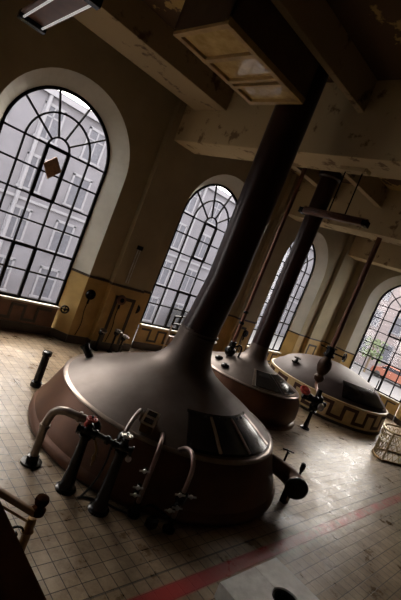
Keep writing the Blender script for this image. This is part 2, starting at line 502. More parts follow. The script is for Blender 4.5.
b1, s1 = border(toB, XL, XR, BACK, (0.95, 6.80, 12.78, 18.55))
trim(b1, M['darktile'])
struct(s1.build('baseboard_back', M['darktile'], smooth=False))
b2, s2 = border(toR, YF, YB, RIGHT, ())
trim(b2, M['darktile'])
struct(s2.build('baseboard_right', M['darktile'], smooth=False))

# meander bands of dark tile laid in the dado
def meander(to, u0, z0, z1, steps, pitch, lw, d):
    mb = MB(); z = z1; u = u0
    def seg(ua, za, ub, zb):
        lo = to(min(ua, ub) - lw / 2, -d, min(za, zb) - lw / 2); hi = to(max(ua, ub) + lw / 2, -d + 0.03, max(za, zb) + lw / 2)
        mb.box([min(i, j) for i, j in zip(lo, hi)], [max(i, j) for i, j in zip(lo, hi)])
    for k in range(steps):
        seg(u, z, u + pitch, z); u += pitch
        nz = z0 if z == z1 else z1
        if k < steps - 1: seg(u, z, u, nz)
        z = nz
    return mb
for c in BACK[2:]:
    trim(meander(toB, c - 1.25, 0.34, 0.72, 7, 0.357, 0.075, -DEP + 0.075), M['darktile'])
trim(meander(toB, BACK[1] - 1.25, 0.34, 0.72, 7, 0.357, 0.075, -DEP + 0.075), M['darktile'])
for c in RIGHT:
    trim(meander(toR, c - 1.25, 0.34, 0.72, 7, 0.357, 0.075, -DEP + 0.075), M['darktile'])
def uframe(x0, x1, y, top, lw=0.10):
    mb = MB()
    mb.box((x0, y - 0.015, 0.24), (x0 + lw, y + 0.02, top)); mb.box((x1 - lw, y - 0.015, 0.24), (x1, y + 0.02, top))
    mb.box((x0, y - 0.015, top - lw), (x1, y + 0.02, top))
    return mb
trim(uframe(7.07, 7.80, YB - 0.2, 1.72), M['darktile'])
trim(uframe(12.9, 13.5, YB - 0.2, 1.75), M['darktile'])
trim(uframe(13.98, 14.25, YB, 1.75, 0.07), M['darktile'])
trim(uframe(18.7, 19.5, YB - 0.2, 1.75), M['darktile'])

# windows
def window(n, to, c, dim):
    w = MB()
    fr = 0.05; Z0 = 0.88; d0 = DEP + 0.02
    P = lambda u, z, d=0.0: to(u, d0 + d, z)
    up = to(0, 1, 0) - to(0, 0, 0)
    def b(u0, z0, u1, z1, wd, mb=w): mb.bar(P(u0, z0), P(u1, z1), wd, 0.05, up)
    def arc(r, wd, mb=w, n=30):
        pts = [(c + r * math.cos(PI - PI * i / n), SPR + r * math.sin(PI - PI * i / n)) for i in range(n + 1)]
        for p, q in zip(pts, pts[1:]): b(p[0], p[1], q[0], q[1], wd, mb)
    arc(RI - 0.03, 0.09)
    for s in (-1, 1): b(c + s * (RI - 0.03), Z0, c + s * (RI - 0.03), SPR, 0.09)
    b(c - RI, Z0 + 0.03, c + RI, Z0 + 0.03, 0.07)
    arc(0.864, 0.045); arc(0.288, 0.045, n=18)
    for k in (1, 2, 3, 4):
        a = PI * k / 5
        b(c + 0.288 * math.cos(a), SPR + 0.288 * math.sin(a), c + RI * math.cos(a), SPR + RI * math.sin(a), 0.042)
    for u in (-0.864, -0.288, 0.288, 0.864): b(c + u, Z0, c + u, SPR, 0.044)
    rows = [SPR - 0.64 * i for i in range(7)]
    for i, z in enumerate(rows[:-1]): b(c - RI, z, c + RI, z, 0.065 if i == 4 else 0.044)
    root = w.build('window_%d' % n, M['iron'], smooth=False); struct(root)
    # opening casements with a heavier frame
    for za, zb in ((rows[2], rows[0]), (Z0 + 0.04, rows[4])):
        s = MB()
        for u in (-0.288, 0.288): s.bar(P(c + u, za, -0.02), P(c + u, zb, -0.02), 0.088, 0.06, up)
        for z in (za, zb): s.bar(P(c - 0.32, z, -0.02), P(c + 0.32, z, -0.02), 0.088, 0.06, up)
        struct(s.build('casement', M['iron'], root, smooth=False))
    g = MB()
    pts = [P(c - RI, Z0, 0.01)] + [P(c + RI * math.cos(PI - PI * i / 40), SPR + RI * math.sin(PI - PI * i / 40), 0.01) for i in range(41)] + [P(c + RI, Z0, 0.01)]
    g.add(pts, [tuple(range(len(pts)))])
    struct(g.build('glazing', M['glass'], root, smooth=False))
    s = MB(); p, q = to(c - RI, DEP - 0.16, 0.83), to(c + RI, DEP + 0.02, 0.885)
    s.box([min(i, j) for i, j in zip(p, q)], [max(i, j) for i, j in zip(p, q)])
    struct(s.build('window_sill', M['reveal'], root, smooth=False))
    return root
for i, c in enumerate(BACK): window(i + 1, toB, c, 1)
for i, c in enumerate(RIGHT): window(i + 5, toR, c, 1)

# ------------------------------------------------------------------ kettles
K1 = (5.87, 5.46)
P1 = [(2.47, 0), (2.49, 0.06), (2.46, 0.16), (2.38, 0.3), (2.29, 0.5), (2.2, 0.7), (2.12, 0.83), (2.06, 0.87), (1.87, 0.96), (1.70, 1.06), (1.50, 1.16), (1.27, 1.26), (1.06, 1.36), (0.86, 1.46), (0.68, 1.56), (0.55, 1.67), (0.47, 1.79), (0.42, 1.92), (0.385, 2.1), (0.36, 2.35)]
k = thing('brew_kettle', 'largest copper kettle, with dark dome, two curved hatch doors and thick stack', 'kettle', (*K1, 0))
dome1 = MB().lathe(P1[7:], (*K1, 0), seg=120, cap=False).build('dome', M['dome'], k, angle=60)
MB().lathe([(2.44, 0.05), (2.42, 0.18), (2.36, 0.3), (2.28, 0.5), (2.19, 0.7), (2.115, 0.84)], (*K1, 0), seg=120, cap=False).build('side', M['body'], k, angle=60)
MB().lathe([(2.38, 0.0), (2.455, 0.0), (2.485, 0.05), (2.48, 0.11), (2.445, 0.17), (2.40, 0.2)], (*K1, 0), seg=120, cap=False).build('base_ring', M['body'], k, angle=60)
MB().lathe([(2.09, 0.822), (2.135, 0.828), (2.142, 0.842), (2.135, 0.856), (2.06, 0.872)], (*K1, 0), seg=120, cap=False).build('flange', M['rim'], k, angle=60)
SX = (5.95, 5.38)
st = MB().tube([V(K1[0], K1[1], 2.2), V(5.90, 5.43, 2.6), V(SX[0], SX[1], 3.4), V(SX[0], SX[1], 5.5), V(SX[0], SX[1], ZC)], [0.372, 0.352, 0.345, 0.35, 0.36], 48).build('vapour_stack', M['stack'], k, angle=60)
cl = MB()
for z in (2.22, 2.30): cl.lathe([(0.36, z - 0.02), (0.392, z - 0.012), (0.392, z + 0.012), (0.36, z + 0.02)], (5.885, 5.445, 0), seg=48, cap=False)
cl.build('collar', M['dome'], st)
# hatch doors
fr = MB(); patch(fr, K1, P1, -123, -61, 0.89, 1.215, 0.0, 0.02, 40, 10); fr.build('hatch_frame', M['hatch'], k)
for nm, a0, a1 in (('hatch_door', -121, -107.5), ('hatch_door', -105, -88), ('hatch_door', -85.5, -66)):
    d = MB(); patch(d, K1, P1, a0, a1, 0.90, 1.205, 0.02, 0.02, 18, 10); d = d.build(nm, M['hatch'], k)
    am = (a0 + a1) / 2
    for da in (-3.5, 3.5): MB().lathe([(0.02, 0.0), (0.02, 0.035), (0.012, 0.042)], pol(K1, interp(P1, 1.2) + 0.03, am + da, 1.215), (0, 0, 1), 12).build('hinge', M['hatch'], d)
bb = MB(); patch(bb, K1, P1, -107.0, -105.6, 0.90, 1.2, 0.025, 0.03, 3, 10); bb.build('hatch_strip', M['patina'], k)['label'] = 'tan strap between the hatch doors'
bb = MB(); patch(bb, K1, P1, -87.4, -86.2, 0.90, 1.2, 0.025, 0.03, 3, 10); bb.build('hatch_strip', M['body'], k)
bb = MB(); patch(bb, K1, P1, -65.0, -62.0, 0.90, 1.2, 0.02, 0.03, 3, 10); bb.build('hatch_strip', M['rim'], k)['label'] = 'bright strip painted as a highlight at the hatch end'  # specular highlight built as a bright strip
tp = MB(); patch(tp, K1, P1, -124, -60, 1.205, 1.225, 0.02, 0.025, 40, 2); tp.build('hatch_rail', M['hatch'], k)
# nozzle on the far side of the dome
ra = math.radians(131.2); nd = V(math.cos(ra) * 0.8, math.sin(ra) * 0.8, 0.8)
nz = MB(); c0 = pol(K1, 1.79, 131.2, 0.97)
nz.lathe([(0.075, 0), (0.075, 0.25), (0.095, 0.25), (0.095, 0.31), (0.04, 0.31)], c0, nd, 20).build('nozzle', M['black'], k)
# brass inspection lamp on the dome
az = -142.3; R = Matrix.Rotation(math.radians(az), 4, 'Z'); T = Matrix.Translation(pol(K1, 1.88, az, 0.93)) @ R @ Matrix.Rotation(math.radians(28), 4, 'Y')
lb = MB().box((-0.13, -0.10, 0.0), (0.13, 0.10, 0.22), 0, T).build('inspection_lamp', M['brass'], k, smooth=False, bevel=0.015)
MB().box((-0.14, -0.11, 0.22), (0.14, 0.11, 0.245), 0, T).build('lid', M['silver'], lb, smooth=False)
lg = MB()
for x in (-0.07, 0.07): lg.box((x - 0.04, -0.07, 0.245), (x + 0.04, 0.07, 0.26), 0, T)
lg.build('lens', M['hatch'], lb, smooth=False)
# outlet with a blank flange
opp = smooth_path([(6.9, 4.05, 0.60), (7.14, 3.62, 0.56), (7.30, 3.32, 0.49), (7.27, 3.12, 0.455), (7.20, 3.04, 0.44)])
op = MB().tube(opp, [0.15 + 0.048 * max(0, (i / (len(opp) - 1) - 0.25) / 0.75) for i in range(len(opp))], 28).build('outlet_pipe', M['body'], k, angle=70)
fd = V(-0.74, -0.66, -0.08)
MB().lathe([(0.0, 0), (0.205, 0), (0.212, 0.01), (0.212, 0.035), (0.18, 0.045), (0.0, 0.045)], (7.20, 3.03, 0.435), fd, 40).build('blank_flange', M['black'], op)
MB().box((7.26, 3.14, 0), (7.40, 3.26, 0.34)).build('foot', M['black'], op, smooth=False)
tv = MB().tube([(7.36, 3.52, 0.6), (7.36, 3.52, 0.86)], 0.022, 10)
tv.tube([(7.28, 3.60, 0.86), (7.44, 3.44, 0.86)], 0.016, 10).tube([(7.30, 3.46, 0.85), (7.42, 3.58, 0.85)], 0.014, 10)
tv.build('valve_stem', M['black'], op)
MB().lathe([(0.02, 0), (0.022, 0.08), (0.045, 0.12), (0.05, 0.24), (0.03, 0.26)], (7.36, 3.14, 0.58), (0, 0, 1), 16).build('lever_knob', M['black'], op)

K2 = (10.69, 7.31)
P2 = [(1.78, 0), (1.80, 0.25), (1.78, 0.5), (1.72, 0.75), (1.62, 0.9), (1.36, 1.0), (1.1, 1.12), (0.72, 1.25), (0.47, 1.38), (0.36, 1.5), (0.3, 1.68), (0.27, 1.9)]
k = thing('brew_kettle', 'mid-sized copper kettle with bright rim standing behind the largest kettle', 'kettle', (*K2, 0))
MB().lathe(P2[4:], (*K2, 0), seg=96, cap=False).build('dome', M['dome'], k, angle=60)
MB().lathe([(1.72, 0.1), (1.80, 0.25), (1.79, 0.5), (1.73, 0.72), (1.60, 0.89)], (*K2, 0), seg=96, cap=False).build('side', M['body'], k, angle=60)
MB().lathe([(1.72, 0), (1.83, 0.0), (1.84, 0.06), (1.81, 0.12), (1.72, 0.14)], (*K2, 0), seg=96, cap=False).build('base_ring', M['body'], k, angle=60)
MB().lathe([(1.58, 0.875), (1.645, 0.88), (1.655, 0.90), (1.64, 0.92), (1.55, 0.935)], (*K2, 0), seg=96, cap=False).build('flange', M['rim'], k, angle=60)
MB().lathe([(0.275, 1.85), (0.265, 2.2), (0.26, 4), (0.27, 7.2), (0.35, 7.24), (0.35, 7.36), (0.28, 7.38), (0.28, ZC)], (*K2, 0), seg=40).build('vapour_stack', M['stack'], k)
f2 = MB(); patch(f2, K2, P2, -138, -62, 0.93, 1.24, 0.0, 0.02, 30, 8); f2.build('hatch_frame', M['rim'], k)
for a0, a1 in ((-134, -101), (-98, -66)):
    d = MB(); patch(d, K2, P2, a0, a1, 0.95, 1.22, 0.02, 0.02, 16, 8); d.build('hatch_door', M['hatch'], k)
for az, r, z in ((157.9, 1.17, 1.07), (-178.6, 1.28, 1.02)):
    MB().lathe([(0.12, 0), (0.12, 0.06), (0.09, 0.09), (0.0, 0.1)], pol(K2, r, az, z), (0, 0, 1), 20).build('manhole_lid', M['black'], k)
g = MB().tube(smooth_path([pol(K2, 0.62, 165, 1.28), pol(K2, 0.62, 165, 1.55), pol(K2, 0.75, 168, 1.66), pol(K2, 0.92, 170, 1.6)]), 0.03, 10)
g.build('cross_pipe', M['black'], k)

K3 = (16.34, 7.42)
P3 = [(2.39, 0.82), (2.33, 0.88), (2.23, 1.0), (2.03, 1.15), (1.92, 1.27), (1.75, 1.38), (1.5, 1.5), (1.2, 1.6), (0.8, 1.70), (0.4, 1.76), (0.01, 1.78)]
k = thing('mash_tun', 'wide domed vessel on a cream tiled base with brown meander border', 'vessel', (*K3, 0))
MB().lathe(P3, (*K3, 0), seg=96, cap=False).build('dome', M['darkdome'], k, angle=60)
MB().lathe([(2.46, 0), (2.46, 0.09), (2.42, 0.10)], (*K3, 0), seg=96, cap=False).build('plinth', M['darktile'], k)
tb = MB().lathe([(2.42, 0.07), (2.42, 0.80)], (*K3, 0), seg=96, cap=False).build('tiled_base', M['creamtile'], k)
PC = [(2.42, 0.0), (2.42, 1.0)]
me_ = MB(); a = 0; up_ = True; stepd = 11.25
lw = 3.0
while a < 359.9:
    zt = 0.68 if up_ else 0.24
    patch(me_, K3, PC, a - lw / 2, a + stepd + lw / 2, zt - 0.06, zt + 0.06, 0.0, 0.012, 4, 1)
    patch(me_, K3, PC, a + stepd - lw / 2, a + stepd + lw / 2, 0.30, 0.62, 0.0, 0.012, 1, 1)
    a += stepd; up_ = not up_
me_.build('meander_border', M['meander'], tb, smooth=False)
MB().lathe([(2.36, 0.79), (2.435, 0.80), (2.445, 0.815), (2.435, 0.83), (2.34, 0.84)], (*K3, 0), seg=96, cap=False).build('rim', M['creamtile'], k)
d = MB(); patch(d, K3, P3, -140, -84, 0.95, 1.42, 0.0, 0.03, 24, 8); d = d.build('hatch_door', M['hatch'], k)
c0 = pol(K3, 1.89, 157.3, 1.26)
MB().lathe([(0.17, 0), (0.17, 0.05), (0.06, 0.08), (0.05, 0.16), (0.13, 0.18), (0.13, 0.22), (0.0, 0.24)], c0, (0, 0, 1), 20).build('manhole_lid', M['black'], k)
lp = MB().tube([pol(K3, 1.7, -78, 1.38), pol(K3, 1.7, -78, 1.85)], 0.02, 8)
lp.build('lever', M['black'], k)

# ------------------------------------------------------------------ pipework before the big kettle
def wheel(mb, c, R, axis=(0, 0, 1), r=0.012, spokes=5):
    ax = Vector(axis).normalized(); e1 = ax.cross(V(0, 0, 1))
    if e1.length < 1e-4: e1 = V(1, 0, 0)
    e1.normalize(); e2 = ax.cross(e1); c = Vector(c)
    mb.torus(c, R, r * 1.3, ax, 24)
    for i in range(spokes):
        a = 2 * PI * i / spokes
        mb.tube([c, c + (e1 * math.cos(a) + e2 * math.sin(a)) * R], r * 0.9, 6)
    mb.lathe([(r * 2.2, -r * 1.5), (r * 2.2, r * 1.8)], c, ax, 12)

t = thing('steam_pipe', 'bent steel steam pipe rising from a black round floor flange', 'pipe', (3.11, 4.98, 0))
MB().tube(smooth_path([(3.11, 4.98, 0.03), (3.11, 4.98, 0.35), (3.11, 4.98, 0.62), (3.14, 4.93, 0.84), (3.22, 4.80, 0.93), (3.32, 4.66, 0.94), (3.48, 4.50, 0.94)]), 0.058, 20).build('pipe', M['steel'], t)
MB().lathe([(0.0, 0), (0.15, 0), (0.15, 0.03), (0.085, 0.035), (0.085, 0.12), (0.06, 0.13)], (3.11, 4.98, 0), seg=28).build('floor_flange', M['black'], t)
MB().lathe([(0.075, -0.02), (0.08, 0), (0.075, 0.02)], (3.11, 4.98, 0.60), seg=24).build('pipe_joint', M['steel'], t)
MB().lathe([(0.075, -0.02), (0.08, 0), (0.075, 0.02)], (3.36, 4.62, 0.94), (0.7, -0.7, 0), 24).build('pipe_joint', M['steel'], t)
MB().tube(smooth_path([(3.44, 4.54, 0.94), (3.53, 4.44, 0.93), (3.52, 4.38, 0.86), (3.46, 4.34, 0.80)]), 0.066, 16).build('elbow', M['black'], t)

def column(loc, h, label, wcol, wz, wmat):
    x, y = loc
    t = thing('valve_pedestal', label, 'valve', (x, y, 0))
    MB().lathe([(0.145, 0), (0.145, 0.03), (0.115, 0.045), (0.095, 0.12), (0.078, 0.3), (0.062, h - 0.14), (0.062, h - 0.1), (0.085, h - 0.09), (0.085, h - 0.05), (0.06, h - 0.04)], (x, y, 0), seg=28).build('column', M['black'], t)
    vb = MB().ball((x, y, h + 0.02), 0.075, 18, 1.1)
    vb.tube([(x - 0.10, y + 0.10, h), (x + 0.10, y - 0.10, h)], 0.05, 16)
    vb.lathe([(0.072, 0), (0.072, 0.025)], (x - 0.10, y + 0.10, h), (0.7, -0.7, 0), 18).lathe([(0.072, -0.025), (0.072, 0)], (x + 0.10, y - 0.10, h), (0.7, -0.7, 0), 18)
    vb.lathe([(0.05, 0), (0.05, 0.05), (0.02, 0.06), (0.015, wz - h - 0.02)], (x, y, h + 0.07), seg=14)
    vb = vb.build('valve_body', M['black'], t)
    w = MB(); wheel(w, (x, y, wz), 0.068, (0, 0, 1), 0.011); w = w.build('handwheel', wmat, vb)
    return t, w, vb
t1, w1, vb1 = column((3.36, 4.34), 0.88, 'black iron valve pedestal with red handwheel', 'red', 1.07, M['red'])
w1['label'] = 'red handwheel'
MB().lathe([(0.045, 0), (0.05, 0.03), (0.035, 0.08), (0.02, 0.1)], (3.34, 4.36, 0.955), (0.0, 0.0, 1), 14).build('gland', M['red'], t1)
MB().lathe([(0.0, 0), (0.03, 0), (0.03, 0.05), (0, 0.06)], (3.28, 4.42, 0.84), (-0.5, -0.6, 0.3), 12).build('cap_nut', M['silver'], t1)
t2, w2, vb2 = column((3.62, 3.85), 0.93, 'black iron valve pedestal with pale metal handwheel', 'pale', 1.11, M['silver'])
w2['label'] = 'pale metal handwheel'
MB().lathe([(0.0, 0), (0.038, 0), (0.042, 0.03), (0.03, 0.05), (0, 0.055)], (3.68, 3.76, 0.83), (0.2, -0.9, 0.2), 14).build('cap_nut', M['silver'], t2)
o = MB().tube([(3.44, 4.25, 0.90), (3.53, 4.04, 0.915), (3.575, 3.94, 0.93)], 0.034, 14).lathe([(0.06, -0.02), (0.06, 0.02)], (3.52, 4.07, 0.912), (0.35, -0.9, 0.05), 18).build('cross_pipe', M['black'])
tag(o, 'short black pipe joining the red-wheeled and pale-wheeled valve pedestals', 'pipe')
t = thing('gooseneck_pipe', 'arched steel pipe from the pale-wheeled valve pedestal into the kettle dome', 'pipe', (3.7, 4.0, 0.93))
MB().tube(smooth_path([(3.66, 3.92, 0.96), (3.72, 4.02, 1.02), (3.88, 4.16, 1.12), (4.10, 4.32, 1.20), (4.22, 4.40, 1.17), (4.31, 4.46, 1.08), (4.34, 4.48, 0.95)]), 0.032, 12).build('pipe', M['steel'], t)
MB().lathe([(0.075, 0), (0.08, 0.05), (0.06, 0.11), (0.03, 0.13)], (3.69, 3.98, 0.94), (0.3, 0.7, 0.6), 18).build('coupling', M['black'], t)
o = MB().tube(smooth_path([(3.57, 4.02, 0.88), (3.60, 4.03, 0.62), (3.55, 4.04, 0.32), (3.46, 4.08, 0.08), (3.44, 4.12, 0.02), (3.52, 4.12, 0.018), (3.66, 4.04, 0.018), (3.78, 3.93, 0.018), (3.87, 3.80, 0.018), (3.98, 3.66, 0.03)]), 0.016, 10).build('drain_hose', M['rubber'])
tag(o, 'thin black hose hanging from the cross pipe and looping on the floor', 'hose')
o = MB().tube(smooth_path([(3.42, 4.22, 0.86), (3.50, 4.20, 0.7), (3.51, 4.19, 0.62)]), 0.018, 10).lathe([(0.03, 0), (0.034, 0.05), (0.02, 0.09)], (3.51, 4.19, 0.54), seg=12).lathe([(0.012, 0), (0.012, 0.1)], (3.51, 4.19, 0.45), seg=8).build('drain_cock', M['brass'])
tag(o, 'small brass drain cock hanging under the red-wheeled valve', 'valve')

def cock(t, p, d, s=1.0):
    p = Vector(p); d = Vector(d).normalized()
    MB().lathe([(0.03 * s, -0.04), (0.045 * s, 0), (0.03 * s, 0.04)], p, (0, 0, 1), 14).build('valve_body', M['black'], t)
    h = MB().tube([p, p + d * 0.07], 0.014 * s, 8).ball(p + d * 0.085, 0.03 * s, 12)
    h.tube([p + d * 0.085 + V(0.05, -0.05, 0.015) * s, p + d * 0.085 - V(0.05, -0.05, 0.015) * s], 0.013 * s, 8)
    h.build('valve_handle', M['silver'], t)
t = thing('sampling_pipe', 'upright thin pipe leaning into the kettle, small cocks along its side', 'pipe', (4.07, 3.64, 0))
MB().tube(smooth_path([(4.07, 3.64, 0), (4.07, 3.64, 0.5), (4.08, 3.65, 0.88), (4.13, 3.71, 1.0), (4.25, 3.83, 1.04), (4.45, 4.03, 0.99), (4.53, 4.11, 0.93)]), 0.032, 12).build('pipe', M['pinksteel'], t)
MB().lathe([(0.09, 0), (0.09, 0.03), (0.05, 0.05), (0.045, 0.2)], (4.07, 3.64, 0), seg=18).build('foot', M['black'], t)
for z in (0.66, 0.41, 0.30): cock(t, (4.02, 3.69, z), (-0.6, -0.5, 0.3))
t = thing('sampling_pipe', 'hooked thin pipe right of the upright one, valve cluster at its middle', 'pipe', (4.42, 3.25, 0))
MB().tube(smooth_path([(4.42, 3.25, 0), (4.42, 3.25, 0.45), (4.43, 3.26, 0.86), (4.45, 3.32, 1.0), (4.52, 3.46, 1.05), (4.60, 3.64, 1.0), (4.66, 3.80, 0.87)]), 0.032, 12).build('pipe', M['pinksteel'], t)
MB().lathe([(0.09, 0), (0.09, 0.03), (0.05, 0.05), (0.045, 0.2)], (4.42, 3.25, 0), seg=18).build('foot', M['black'], t)
MB().lathe([(0.05, 0), (0.075, 0.04), (0.075, 0.12), (0.04, 0.17)], (4.42, 3.25, 0.42), seg=18).build('valve_housing', M['black'], t)
for p, d in (((4.40, 3.27, 0.55), (-0.7, -0.5, 0.3)), ((4.44, 3.22, 0.55), (0.6, -0.6, 0.2)), ((4.40, 3.26, 0.40), (-0.5, -0.6, 0)), ((4.38, 3.28, 0.32), (-0.7, -0.2, 0))): cock(t, p, d)
o = MB().tube(smooth_path([(4.10, 3.60, 0.12), (4.18, 3.50, 0.24), (4.28, 3.38, 0.22), (4.39, 3.28, 0.16)]), 0.02, 10).build('cross_pipe', M['black'])
tag(o, 'low black pipe joining the feet of the two thin sampling pipes', 'pipe')
o = MB().box((4.12, 3.32, 0), (4.26, 3.44, 0.12)).box((4.14, 3.34, 0.12), (4.24, 3.42, 0.15)).build('drain_box', M['black'], smooth=False, bevel=0.01)
tag(o, 'small black box on the floor under the low cross pipe', 'box')

o = MB().lathe([(0.11, 0), (0.11, 0.1), (0.08, 0.12), (0.075, 0.66), (0.095, 0.68), (0.095, 0.76), (0.05, 0.77)], (4.13, 7.46, 0), seg=22).build('standpipe', M['black'])
tag(o, 'stubby black standpipe on the floor behind the largest kettle', 'pipe')

# ------------------------------------------------------------------ risers and far valves
t = thing('riser_pipe', 'thin copper pipe climbing the wall bay behind the thick stack', 'pipe', (9.98, 7.72, 1.2))
rx, ry = 9.98, 7.76
MB().tube([(rx, ry, 1.34), (rx, ry, 3.0), (rx, ry, 5.0), (rx, ry, ZC)], 0.062, 14).build('pipe', M['riser'], t)
MB().ball((rx, ry, 1.36), 0.17, 18).lathe([(0.1, 0.1), (0.1, 0.3), (0.07, 0.32)], (rx, ry, 1.36), seg=16).tube([(rx, ry, 1.22), (rx, ry, 1.3)], 0.08, 14).build('globe_valve', M['black'], t)
for z in (2.25, 2.6): MB().lathe([(0.07, 0), (0.085, 0.04), (0.07, 0.08)], (rx, ry, z), seg=14).build('pipe_joint', M['black'], t)

fx, fy = 13.4, 6.45
t = thing('riser_pipe', 'copper pipe with swollen bronze fitting before the tiled vessel', 'pipe', (fx, fy, 1.0))
MB().tube([(fx, fy, 2.45), (fx, fy, 4.0), (fx, fy, 6.46)], 0.085, 14).build('pipe', M['riser'], t)
MB().lathe([(0.09, 0), (0.19, 0.02), (0.19, 0.10), (0.14, 0.12), (0.14, 0.3), (0.19, 0.32), (0.19, 0.36), (0.09, 0.38)], (fx, fy, 2.15), seg=20).build('valve_body', M['black'], t)
MB().lathe([(0.08, 1.22), (0.16, 1.30), (0.18, 1.42), (0.12, 1.50), (0.19, 1.60), (0.24, 1.78), (0.22, 1.98), (0.14, 2.10), (0.12, 2.16)], (fx, fy, 0), seg=22).build('bronze_fitting', M['bronze'], t)
hb = MB().tube([(fx, fy, 2.33), (fx + 0.35, fy - 0.35, 2.33)], 0.03, 8).tube([(fx, fy, 2.4), (fx - 0.3, fy + 0.25, 2.45)], 0.025, 8); wheel(hb, (fx + 0.37, fy - 0.37, 2.33), 0.14, (1, -1, 0), 0.018); hb.build('handwheel', M['black'], t)
MB().tube(smooth_path([(fx, fy, 1.25), (fx - 0.1, fy - 0.05, 1.12), (13.0, 6.12, 1.0), (12.6, 5.9, 1.02), (12.3, 5.72, 1.0)]), 0.05, 12).build('elbow', M['riser'], t)
x, y = 12.05, 5.58
t = thing('valve_pedestal', 'small crowded valve pedestal with red wheel near the tiled vessel', 'valve', (x, y, 0))
MB().lathe([(0.15, 0), (0.15, 0.04), (0.08, 0.08), (0.06, 0.3), (0.055, 0.55), (0.13, 0.57), (0.13, 0.62), (0.07, 0.64)], (x, y, 0), seg=20).build('column', M['black'], t)
vb = MB().ball((x, y, 0.74), 0.15, 14).ball((x + 0.06, y - 0.04, 1.0), 0.13, 14).ball((x - 0.16, y + 0.16, 0.95), 0.12, 14).tube([(x - 0.34, y + 0.32, 0.93), (x + 0.24, y - 0.2, 0.90)], 0.08, 12).tube([(x, y, 0.7), (x + 0.04, y + 0.04, 1.28)], 0.08, 12).tube([(x + 0.04, y, 1.1), (12.4, 5.78, 1.02)], 0.06, 12).build('valve_body', M['black'], t)
w = MB(); wheel(w, (x - 0.34, y + 0.30, 1.12), 0.13, (-0.5, -0.5, 1), 0.032); w.tube([(x - 0.24, y + 0.24, 0.95), (x - 0.34, y + 0.30, 1.12)], 0.035, 8); w.build('handwheel', M['red'], vb)['label'] = 'red handwheel'
w = MB(); wheel(w, (x + 0.02, y - 0.2, 0.82), 0.10, (-0.3, -1, 0.2), 0.022); w.tube([(x, y, 0.80), (x + 0.02, y - 0.2, 0.82)], 0.025, 8); w.build('handwheel', M['silver'], vb)
w = MB(); wheel(w, (x - 0.22, y - 0.06, 0.98), 0.09, (-0.8, -0.6, 0.2), 0.022); w.tube([(x - 0.1, y + 0.05, 0.95), (x - 0.22, y - 0.06, 0.98)], 0.025, 8); w.build('handwheel', M['black'], vb)
w = MB().tube([(x - 0.05, y - 0.02, 0.60), (x - 0.26, y - 0.1, 0.64)], 0.022, 8); w.build('lever', M['silver'], vb)

# ------------------------------------------------------------------ wall fittings
def gauge(x, y, z, label, m, grp=None, wire=True):
    t = thing('pressure_gauge', label, 'gauge', (x, y, z), grp)
    c = MB().lathe([(0.0, 0), (0.15, 0), (0.155, 0.03), (0.14, 0.07), (0.10, 0.075), (0.0, 0.06)], (x, y, z), (0, -1, 0), 28).build('case', m, t)
    MB().lathe([(0.0, 0.061), (0.07, 0.066), (0.07, 0.078), (0.0, 0.085)], (x, y, z), (0, -1, 0), 20).build('dial', M['hatch'], c)
    MB().tube(smooth_path([(x, y - 0.02, z - 0.14), (x - 0.02, y - 0.03, z - 0.5), (x + 0.03, y - 0.03, z - 0.9), (x - 0.03, y - 0.03, 0.26)]), 0.012, 8).lathe([(0.03, 0), (0.03, 0.14)], (x, y - 0.02, z - 0.28), seg=10).build('capillary_tube', M['black'], t)
    return t
gauge(6.36, YB, 1.52, 'round black gauge on the ochre dado beside the large left window', M['black'])
gauge(7.28, YB - 0.2, 1.62, 'round dark red gauge hung at top of the brown frame', M['apron'])
gauge(8.05, YB, 1.42, 'round black gauge just left of the middle arched window', M['black'])
gauge(13.55, YB - 0.2, 1.50, 'round black gauge on the dado seen behind the middle kettle', M['black'])
t = thing('thermometer_tube', 'long pale vertical tube mounted on the wall left of the middle window', 'thermometer', (7.18, YB - 0.2, 2.2))
MB().tube([(7.19, YB - 0.24, 2.15), (7.19, YB - 0.24, 3.22)], 0.022, 10).tube([(7.27, YB - 0.24, 2.15), (7.27, YB - 0.24, 3.22)], 0.016, 10).build('tube', M['silver'], t)
MB().box((7.15, YB - 0.28, 3.2), (7.31, YB - 0.19, 3.32)).build('cap', M['black'], t, smooth=False)
t = thing('thermometer_tube', 'pair of slim dark tubes on the wall between the two stacks', 'thermometer', (13.95, YB, 2.2))
MB().tube([(14.02, YB - 0.04, 2.15), (14.02, YB - 0.04, 3.6)], 0.025, 10).tube([(14.12, YB - 0.04, 2.15), (14.12, YB - 0.04, 3.7)], 0.025, 10).box((13.98, YB - 0.05, 2.2), (14.16, YB, 2.26)).box((13.98, YB - 0.05, 3.5), (14.16, YB, 3.56)).build('tubes', M['black'], t)
o = MB().tube([(5.985, 10.56, 0.9), (5.86, 10.52, 0.9)], 0.03, 10)
wheel(o, (5.86, 10.52, 0.9), 0.10, (-0.4, -0.8, 0), 0.018, 4); o = o.build('radiator_valve', M['black'])
tag(o, 'small black wheel valve on the ochre side of the large left window', 'valve')
